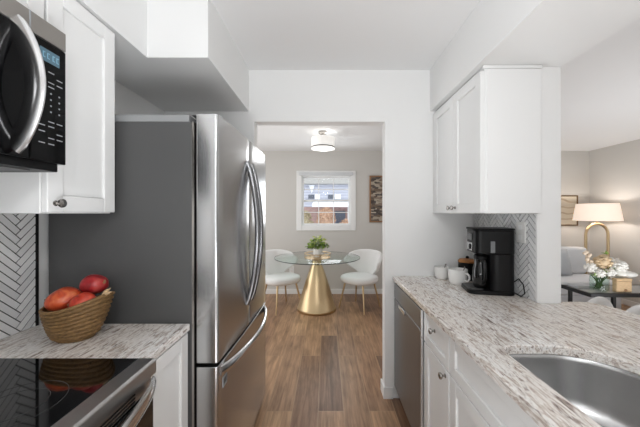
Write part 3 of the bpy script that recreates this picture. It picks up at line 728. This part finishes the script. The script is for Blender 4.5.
def make_chair(label, loc, rz):     # local: faces -y
    t = thing('dining_chair', label, 'chair', loc, 'white dining chairs at the glass table', rz)
    o = MB(); n = 36
    def outline(k, z):
        pts = []
        for i in range(n):
            a = 2*PI*i/n; c_, s_ = math.cos(a), math.sin(a); e = 0.75
            x = 0.258*math.copysign(abs(c_)**e, c_)*k; y = 0.24*math.copysign(abs(s_)**e, s_)*k
            pts.append((x, y-0.01, z))
        return pts
    lv = [(0.80, 0.375), (0.93, 0.383), (1.0, 0.41), (1.0, 0.445), (0.95, 0.468), (0.8, 0.478), (0.4, 0.482)]
    vs = []
    for k, z in lv: vs += outline(k, z)
    o.add(vs, [(j*n+i, j*n+(i+1) % n, (j+1)*n+(i+1) % n, (j+1)*n+i) for j in range(len(lv)-1) for i in range(n)]+[tuple(range(n)), tuple(range((len(lv)-1)*n, len(lv)*n))])
    o.build('seat', M['white_up'], t, local=True, smooth=60)
    # wrap-around winged back
    o = MB(); U, V = 28, 12; vs = []
    for j in range(V+1):
        v = j/V
        half = math.radians(36+54*(0.5-0.5*math.cos(PI*min(1, v*1.2))))
        for i in range(U+1):
            u = -1+2*i/U; a = u*half
            r = 0.20+0.095*v
            z = 0.44+(0.38-0.05*u*u-0.09*u**4)*v
            vs.append((r*1.03*math.sin(a), 0.0+r*math.cos(a)*0.98+0.03*v, z))
    o.add(vs, [(j*(U+1)+i, j*(U+1)+i+1, (j+1)*(U+1)+i+1, (j+1)*(U+1)+i) for j in range(V) for i in range(U)])
    o.build('backrest', M['white_up'], t, local=True, solid=0.045, sub=1)
    for sx in (-1, 1):
        for sy in (-1, 1):
            MB().tube([(sx*0.15, sy*0.145, 0.385), (sx*0.215, sy*0.215, 0)], [0.0145, 0.009], 12).build('leg', M['gold'], t, local=True)
    return t
ch = make_chair('white upholstered chair with gold legs right of the glass table', (0.49, 4.14, 0), math.radians(-40))
copy_thing(ch, (-0.645, 4.12, 0), math.radians(40), 'white upholstered chair with gold legs between refrigerator and table')

# tray and plant on the table
ty = thing('tray', 'round gold gallery tray on the glass table', 'tray', (-0.118, 3.98, 0.754))
tx_, ty_ = -0.118, 3.98
MB().lathe([(0.178, 0.7545), (0.182, 0.757), (0.182, 0.762), (0.176, 0.763)], (tx_, ty_, 0), 40).build('tray_base', M['gold'], ty)
MB().tube([(tx_+0.18*math.cos(a*PI/20), ty_+0.18*math.sin(a*PI/20), 0.815) for a in range(40)], 0.006, 8, closed=True).build('rail', M['gold'], ty)
for k in range(8):
    a = 2*PI*k/8+0.2; MB().tube([(tx_+0.179*math.cos(a), ty_+0.179*math.sin(a), 0.763), (tx_+0.18*math.cos(a), ty_+0.18*math.sin(a), 0.813)], 0.004, 8).build('rail_post', M['gold'], ty)
pp = thing('potted_plant', 'bushy green plant in a white faceted pot on the gold tray', 'plant', (tx_, ty_, 0.763))
MB().lathe([(0.045, 0.7635), (0.066, 0.80), (0.06, 0.875), (0.052, 0.875), (0.05, 0.86)], (tx_, ty_, 0), 9).build('pot', M['ceramic'], pp, smooth=0)
def leaf(o, p, d, l, wd, roll=0):
    d = Vector(d).normalized(); s_ = d.cross(Vector((0, 0, 1)));
    if s_.length < 1e-3: s_ = Vector((1, 0, 0))
    s_.normalize(); s_.rotate(Matrix.Rotation(roll, 3, d)); nrm = s_.cross(d)
    p = Vector(p)
    o.add([p, p+d*l*0.4+s_*wd+nrm*wd*0.3, p+d*l-nrm*l*0.1, p+d*l*0.4-s_*wd+nrm*wd*0.3, p+d*l*0.45, p+d*l*0.4-nrm*0.003],
          [(0, 1, 4), (1, 2, 4), (2, 3, 4), (3, 0, 4), (0, 5, 1), (1, 5, 2), (2, 5, 3), (3, 5, 0)])
rnd = random.Random(3)
for nm, mm, cnt, zz in (('foliage', M['leaf'], 210, 0.0), ('new_leaves', M['leaf2'], 90, 0.035), ('inner_leaves', M['dleaf'], 90, -0.01)):
    o = MB()
    for k in range(cnt):
        a = rnd.uniform(0, 2*PI); rr = rnd.uniform(0.02, 0.145)*(0.75 if zz > 0.02 else 1)
        p = (tx_+rr*math.cos(a), ty_+rr*math.sin(a), 0.885+zz+rnd.uniform(0, 0.15)*(1.1-rr/0.16))
        leaf(o, p, (math.cos(a)+rnd.uniform(-.5, .5), math.sin(a)+rnd.uniform(-.5, .5), rnd.uniform(0.0, 1.0)), rnd.uniform(0.03, 0.055), rnd.uniform(0.010, 0.017), rnd.uniform(-1, 1))
    o.build(nm, mm, pp, smooth=0)
o = MB()
for k in range(10):
    a = 2*PI*k/10; o.tube([(tx_, ty_, 0.865), (tx_+0.05*math.cos(a), ty_+0.05*math.sin(a), 0.93), (tx_+0.11*math.cos(a), ty_+0.11*math.sin(a), 0.96)], 0.003, 6)
o.build('stems', M['dleaf'], pp)

# ceiling lights
def drum_light(label, x, y, power):
    t = thing('ceiling_light', label, 'ceiling light', (x, y, CZ))
    MB().lathe([(0.058, CZ-0.001), (0.058, CZ-0.022), (0.045, CZ-0.034), (0.012, CZ-0.036), (0.012, CZ-0.075)], (x, y, 0), 28).build('canopy', M['nickel'], t)
    MB().lathe([(0.150, CZ-0.085), (0.152, CZ-0.085), (0.152, CZ-0.225), (0.150, CZ-0.225)], (x, y, 0), 48, cap=False).build('drum_shade', M['shade'], t)
    MB().lathe([(0.1535, CZ-0.203), (0.1535, CZ-0.215), (0.1525, CZ-0.215), (0.1525, CZ-0.203)], (x, y, 0), 48, cap=False).build('shade_band', M['case'], t)
    MB().lathe([(0.149, CZ-0.222), (0.10, CZ-0.234), (0.03, CZ-0.238), (0.001, CZ-0.238)], (x, y, 0), 40, cap=False).build('diffuser', M['shade'], t)
    MB().lathe([(0.016, CZ-0.239), (0.016, CZ-0.245), (0.006, CZ-0.252)], (x, y, 0), 16).build('finial', M['nickel'], t)
    for nm, zz, pw in (('up', CZ-0.06, 0.05), ('down', CZ-0.30, 0.9)):
        l = bpy.data.lights.new('bulb_glow', 'POINT'); l.energy = power*pw; l.shadow_soft_size = 0.1 if nm == 'down' else 0.03; l.color = (0.98, 0.985, 1.0)
        b = bpy.data.objects.new('bulb_glow', l); COL.objects.link(b); b.location = (x, y, zz)
        if nm == 'up': b.location.x += 0.075
    return t
drum_light('white drum ceiling light over the round glass table', -0.04, 3.7, 4)
drum_light('white drum ceiling light over the kitchen aisle', 0.0, -0.55, 23)

# wall art and outlet
wa = thing('wall_art', 'brown abstract patchwork picture right of the grid window', 'picture', (0.98, BY, 1.22))
o = MB(); x0, x1, z0, z1 = 0.74, 1.24, 1.222, 2.015
for b in ((x0, x0+0.022, z0, z1), (x1-0.022, x1, z0, z1), (x0+0.022, x1-0.022, z0, z0+0.022), (x0+0.022, x1-0.022, z1-0.022, z1)): o.box(b[0], b[1], BY-0.03, BY-0.001, b[2], b[3])
o.build('picture_frame', M['bwood'], wa)
box('canvas', M['art'], (x0+0.022, x1-0.022, BY-0.022, BY-0.002, z0+0.022, z1-0.022), wa)
wo = thing('wall_outlet', 'small white outlet plate low on the wall behind the dining table', 'outlet', (-0.585, BY-0.006, 0.37))
box('cover_plate', M['trim'], (-0.625, -0.545, BY-0.007, BY-0.001, 0.355, 0.475), wo, bevel=0.002)
for z in (0.39, 0.44): box('socket', M['ceramic'], (-0.602, -0.568, BY-0.009, BY-0.0072, z-0.014, z+0.014), wo)

# ------------------------------------------------------------------ living room
sf = thing('sofa', 'pale grey sofa against the far living-room wall', 'sofa', (3.0, 4.1, 0))
SX0, SX1 = 2.05, 3.90
box('base', M['sofa'], (SX0+0.02, SX1-0.02, 3.72, 4.50, 0.10, 0.30), sf, bevel=0.02)
sw = (SX1-SX0-0.15)/2
for k in range(2):
    a = SX0+0.15+k*sw
    box('seat_cushion', M['sofa'], (a+0.004, a+sw-0.004, 3.70, 4.30, 0.302, 0.475), sf, bevel=0.04, seg=4)
    box('back_cushion', M['sofa'], (a+0.004, a+sw-0.004, 4.22, 4.40, 0.477, 0.865), sf, bevel=0.04, seg=4)
box('back_frame', M['sofa'], (SX0+0.02, SX1-0.02, 4.405, 4.50, 0.302, 0.80), sf, bevel=0.03, seg=3)
box('arm', M['sofa'], (SX0, SX0+0.145, 3.71, 4.40, 0.302, 0.60), sf, bevel=0.04, seg=4)
for x in (SX0+0.1, SX1-0.1):
    for y in (3.78, 4.44): MB().lathe([(0.02, 0), (0.026, 0.10)], (x, y, 0), 12).build('leg', M['blackmetal'], sf)
def cushion(name, label, c, w_, h_, rot):
    o = MB(); n = 12; vs = []; fs = []
    for side in (1, -1):
        for j in range(n+1):
            for i in range(n+1):
                u, v = -1+2*i/n, -1+2*j/n
                d = ((1-u**4)*(1-v**4))**0.6
                k = 1-0.06*(1-abs(u*v))
                vs.append((u*w_/2*k, side*0.065*d, v*h_/2*k))
    N1 = (n+1)**2
    for sd in (0, 1):
        for j in range(n):
            for i in range(n): fs.append(tuple(sd*N1+q for q in (j*(n+1)+i, j*(n+1)+i+1, (j+1)*(n+1)+i+1, (j+1)*(n+1)+i)))
    o.add(vs, fs); t = o.build(name, M['pillow'], local=True, smooth=60); t.location = c; t.rotation_euler = rot
    return tag(t, label, 'pillow')
cushion('throw_pillow', 'grey throw pillow leaning at the left of the sofa back', (3.36, 4.12, 0.665), 0.40, 0.38, (-0.22, 0, 0.1))

# lamp
LX, LY = 4.13, 4.33
lp = thing('floor_lamp', 'lit arched gold floor lamp with a cream shade in the corner', 'lamp', (LX, LY, 0))
MB().lathe([(0.15, 0), (0.155, 0.008), (0.155, 0.02), (0.14, 0.028)], (LX, LY, 0), 36, sx=1.3).build('base', M['gold'], lp)
R = 0.17
pts = [(LX-R, LY, 0.025), (LX-R, LY, 0.6)]+[(LX-R*math.cos(a*PI/18), LY, 1.045+R*math.sin(a*PI/18)) for a in range(19)]+[(LX+R, LY, 0.6), (LX+R, LY, 0.025)]
MB().tube(pts, 0.019, 14).build('arched_stem', M['gold'], lp)
MB().tube([(LX, LY, 1.225), (LX, LY, 1.36)], 0.01, 10).build('socket', M['gold'], lp)
MB().lathe([(0.285, 1.262), (0.245, 1.52), (0.242, 1.52), (0.282, 1.262)], (LX, LY, 0), 48, cap=False).build('lamp_shade', M['wshade'], lp)
l = bpy.data.lights.new('lamp_bulb_glow', 'POINT'); l.energy = 6; l.color = (1, 0.95, 0.9); l.shadow_soft_size = 0.04
b = bpy.data.objects.new('lamp_bulb_glow', l); COL.objects.link(b); b.location = (LX, LY, 1.41)

pf = thing('picture', 'framed beige line drawing above the sofa', 'picture', (4.0, BY, 1.17))
o = MB(); x0, x1, z0, z1 = 3.86, 4.285, 1.165, 1.68
for b_ in ((x0, x0+0.018, z0, z1), (x1-0.018, x1, z0, z1), (x0+0.018, x1-0.018, z0, z0+0.018), (x0+0.018, x1-0.018, z1-0.018, z1)): o.box(b_[0], b_[1], BY-0.025, BY-0.001, b_[2], b_[3])
o.build('picture_frame', mat('dark_bronze_frame', (110, 84, 50), 0.4), pf)
box('print', M['line_art'], (x0+0.018, x1-0.018, BY-0.015, BY-0.002, z0+0.018, z1-0.018), pf)

# coffee table
ctb = thing('coffee_table', 'black-framed coffee table carrying the flower vase', 'table', (3.55, 3.5, 0))
CX0, CX1, CY0, CY1, CH = 3.05, 4.15, 3.27, 3.685, 0.45
o = MB(); tt = 0.035
o.box(CX0, CX1, CY0, CY0+tt, CH-0.045, CH); o.box(CX0, CX1, CY1-tt, CY1, CH-0.045, CH); o.box(CX0, CX0+tt, CY0+tt, CY1-tt, CH-0.045, CH); o.box(CX1-tt, CX1, CY0+tt, CY1-tt, CH-0.045, CH)
o.build('frame', M['blackmetal'], ctb, bevel=0.003)
box('top_panel', M['tabletop'], (CX0+tt, CX1-tt, CY0+tt, CY1-tt, CH-0.03, CH-0.002), ctb)
for x, y in ((CX0+0.28, CY0+0.02), (CX0+0.02, CY0+0.30), (CX1-0.28, CY0+0.02), (CX1-0.05, CY1-0.05)): box('leg', M['blackmetal'], (x-0.016, x+0.016, y-0.016, y+0.016, 0, CH-0.046), ctb)
# vase with flowers
VX, VY = 3.29, 3.42
vs_ = thing('flower_vase', 'glass vase of white and beige flowers on the black table', 'vase', (VX, VY, CH))
MB().lathe([(0.085, CH), (0.09, CH+0.006), (0.092, CH+0.10), (0.085, CH+0.19), (0.079, CH+0.19), (0.086, CH+0.10), (0.083, CH+0.012), (0.001, CH+0.012)], (VX, VY, 0), 36, cap=False).build('vase', M['glass'], vs_)
o = MB(); rnd = random.Random(11)
heads = [('w', 590.5, 267, 3.40, 0.066), ('b', 603, 261, 3.40, 0.095), ('w', 613, 262, 3.48, 0.075), ('w', 619, 266, 3.40, 0.085), ('w', 600, 273, 3.33, 0.055), ('w', 611, 272, 3.34, 0.055)]
def P(px, py, d): return Vector(((px-326)*d/FPX, d, EYE+(213-py)*d/FPX))
for t_, px, py, d, r in heads:
    h = P(px, py, d); o.tube([(VX+rnd.uniform(-.05, .05), VY+rnd.uniform(-.05, .05), CH+0.02), (VX+(h.x-VX)*0.3, VY, CH+0.19), h], 0.004, 6)
for k in range(16):
    a = rnd.uniform(0, 2*PI); o.tube([(VX+0.06*math.cos(a), VY+0.06*math.sin(a), CH+0.015), (VX+0.07*math.cos(a+2.4), VY+0.07*math.sin(a+2.4), CH+0.17)], 0.004, 5)
o.build('stems', M['dleaf'], vs_)
def bloom(c, r, m, cnt, rs):
    o = MB(); rn = random.Random(rs); o.ball(c, r*0.7, r*0.7, r*0.6, 14, 9)
    for k in range(cnt):
        v = Vector((rn.gauss(0, 1), rn.gauss(0, 1), rn.gauss(0.2, 0.9))).normalized()
        q = Vector(c)+v*r*0.62; o.ball(q+v*r*0.12, r*0.26, r*0.26, r*0.2, 8, 5)
    return o.build('bloom', m, vs_)
for k, (t_, px, py, d, r) in enumerate(heads):
    bl = bloom(P(px, py, d), r, M['petal'] if t_ == 'w' else M['bpetal'], 46, k)
    if t_ == 'b': bl['label'] = 'dried beige bloom'
o = MB()
for px, py, d in ((606, 273, 3.36), (614, 275, 3.38), (596, 276, 3.35), (607, 254, 3.42), (600, 277, 3.36), (612, 270, 3.36)):
    for q in range(4): leaf(o, P(px, py, d), (rnd.uniform(-1, 1), rnd.uniform(-1, 1), rnd.uniform(0.2, 1.6)), 0.06, 0.013, rnd.uniform(-1, 1))
o.build('leaves', M['leaf'], vs_, smooth=0)
o = MB(); h = Vector((VX-0.02, VY, CH+0.15)); tip = P(585, 250, 3.4); o.tube([h, h.lerp(tip, 0.5)+Vector((-0.05, 0, 0.0)), tip], 0.004, 6)
for k in range(9): q = h.lerp(tip, 0.55+0.05*k); o.ball(q+Vector((rnd.uniform(-.03, .03), rnd.uniform(-.02, .02), 0)), 0.020, 0.020, 0.02, 8, 6)
o.build('blossom_sprig', mat('blush_petal', (226, 208, 186), 0.7), vs_)
# large lying white petal cluster
o = MB(); c_ = P(625.5, 273.5, 3.42)
for k in range(4): o.ball(c_+Vector((-0.06+0.045*k, 0.02*(k % 2), 0.01*math.sin(k*1.7))), 0.075, 0.06, 0.05-0.006*k, 14, 9)
o.tube([c_+Vector((-0.06, 0, 0)), P(611, 278, 3.40)], 0.005, 6)
o.build('drooping_bloom', M['petal'], vs_)
# wooden box
wb = thing('wooden_box', 'small pale wooden box beside the flower vase', 'box', (3.49, 3.35, CH))
box('box_body', M['woodbox'], (3.40, 3.577, 3.32, 3.375, CH, CH+0.125), wb, bevel=0.004)
box('box_lid', M['woodbox'], (3.397, 3.58, 3.317, 3.378, CH+0.127, CH+0.158), wb, bevel=0.004)
MB().ball((3.50, 3.314, CH+0.025), 0.018, 0.008, 0.014).build('clasp', M['bwood'], wb)
mg = thing('book', 'thin white book lying on the coffee table left of the vase', 'book', (3.2, 3.57, CH))
box('pages', M['lead'], (3.12, 3.34, 3.52, 3.66, CH+0.003, CH+0.018), mg); 
o = MB(); o.box(3.117, 3.343, 3.517, 3.663, CH, CH+0.0028); o.box(3.117, 3.343, 3.517, 3.663, CH+0.0182, CH+0.021); o.box(3.117, 3.1198, 3.517, 3.663, CH+0.0028, CH+0.0182)
o.build('cover', M['pillow'], mg)

# counter stools tucked beyond the peninsula
def make_stool(label, loc, top):       # local: low peaked back on the -y side
    t = thing('counter_stool', label, 'stool', loc, 'white stools beyond the peninsula', PI)
    MB().prism(rbox(-0.18, 0.18, -0.17, 0.17, 0.08, 6), 0.57, 0.64).build('seat', M['white_up'], t, bevel=0.02, local=True, seg=3)
    o = MB(); U, V = 24, 6; vs = []
    for j in range(V+1):
        v = j/V
        for i in range(U+1):
            u = -1+2*i/U; a = u*math.radians(70)
            vs.append((0.20*math.sin(a), 0.17*math.cos(a)+0.02*v, 0.62+max(0.03, top-0.62-0.42*u*u)*v))
    o.add(vs, [(j*(U+1)+i, j*(U+1)+i+1, (j+1)*(U+1)+i+1, (j+1)*(U+1)+i) for j in range(V) for i in range(U)])
    o.build('backrest', M['white_up'], t, local=True, solid=0.035, sub=1)
    for sx in (-1, 1):
        for sy in (-1, 1): MB().tube([(sx*0.14, sy*0.13, 0.57), (sx*0.17, sy*0.16, 0)], [0.014, 0.01], 10).build('leg', M['gold'], t, local=True)
    MB().tube([(sx*0.159, sy*0.149, 0.2) for sx, sy in ((-1, -1), (1, -1), (1, 1), (-1, 1))], 0.007, 8, closed=True).build('footrest', M['gold'], t, local=True)
    return t
make_stool('white stool back peeking over the rounded counter corner in front of the coffee table', (1.945, 2.20, 0), 0.785)
make_stool('white stool back cut by the right edge of the photo, past the peninsula', (1.785, 1.79, 0), 0.862)

# ------------------------------------------------------------------ outside the window
struct(box('ground', M['snow'], (-14, 14, BY+0.2, 40, -0.5, -0.3)))
nh = thing('neighbour_house', 'blue-sided house with white porch roof seen through the window', 'house', (0, 14, -0.3))
box('siding_wall', M['siding'], (-5, 5, 14, 18, 1.7, 2.86), nh)
box('brick_wall', M['brick'], (-5, 5, 14.02, 18, -0.3, 1.698), nh)
MB().prism([(13.6, 2.80), (18.4, 2.801), (16, 5.2)], -5.3, 5.3, 'x').build('roof', M['roof'], nh)
MB().prism([(12.6, 1.66), (13.99, 1.93), (13.99, 1.99), (12.6, 1.76)], -0.62, 5, 'x').build('porch_roof', M['snow'], nh)
box('gutter', mat('grey_gutter', (150, 152, 158), 0.5), (-5, 5, 13.9, 13.99, 1.995, 2.05), nh)
for x in (0.98, 3.4): box('porch_post', M['snow'], (x, x+0.12, 12.7, 12.82, -0.3, 1.655), nh)
for x, wd in ((-0.55, 0.26), (0.42, 0.30)):
    f = box('window', M['snow'], (x, x+wd, 13.93, 13.999, 2.02+0.05, 2.32), nh)
    box('pane', M['darkglass'], (x-0.32, x-0.02, 13.97, 13.999, 2.1, 2.3), f)
MB().prism([(-0.86, 2.78), (-0.55, 2.78), (-0.70, 2.36)], 13.9, 13.995, 'y').build('gable_bracket', M['snow'], nh)
box('door', M['darkglass'], (0.45, 0.95, 13.96, 14.018, -0.3, 1.5), nh)
def shrub(label, x, y, w_, h_, m, s):
    t = thing('shrub', label, 'shrub', (x, y, -0.3), 'shrubs outside the window'); rn = random.Random(s)
    o = MB(); o.ball((x, y, -0.3+h_*0.55), w_*0.4, w_*0.4, h_*0.42, 14, 9)
    for k in range(320):
        v = Vector((rn.gauss(0, 1), rn.gauss(0, 1), rn.gauss(0.2, 1))).normalized()
        leaf(o, (x+v.x*w_*0.45, y+v.y*w_*0.45, -0.3+h_*0.55+v.z*h_*0.42), v+Vector((rn.uniform(-.6, .6),)*3), 0.14, 0.045, rn.uniform(-2, 2))
    o.build('foliage', m, t, smooth=0)
    MB().tube([(x, y, -0.3), (x, y, -0.3+h_*0.4)], 0.05, 8).build('trunk', M['bwood'], t)
shrub('russet shrub in front of the porch, middle of the window view', 0.0, 11.8, 0.8, 1.9, M['shrub'], 1)
shrub('dull green shrub at the lower left of the window view', -0.88, 11.4, 0.75, 1.75, M['shrub2'], 2)
shrub('small russet shrub at the lower right of the window view', 0.78, 11.3, 0.55, 1.4, M['shrub'], 3)
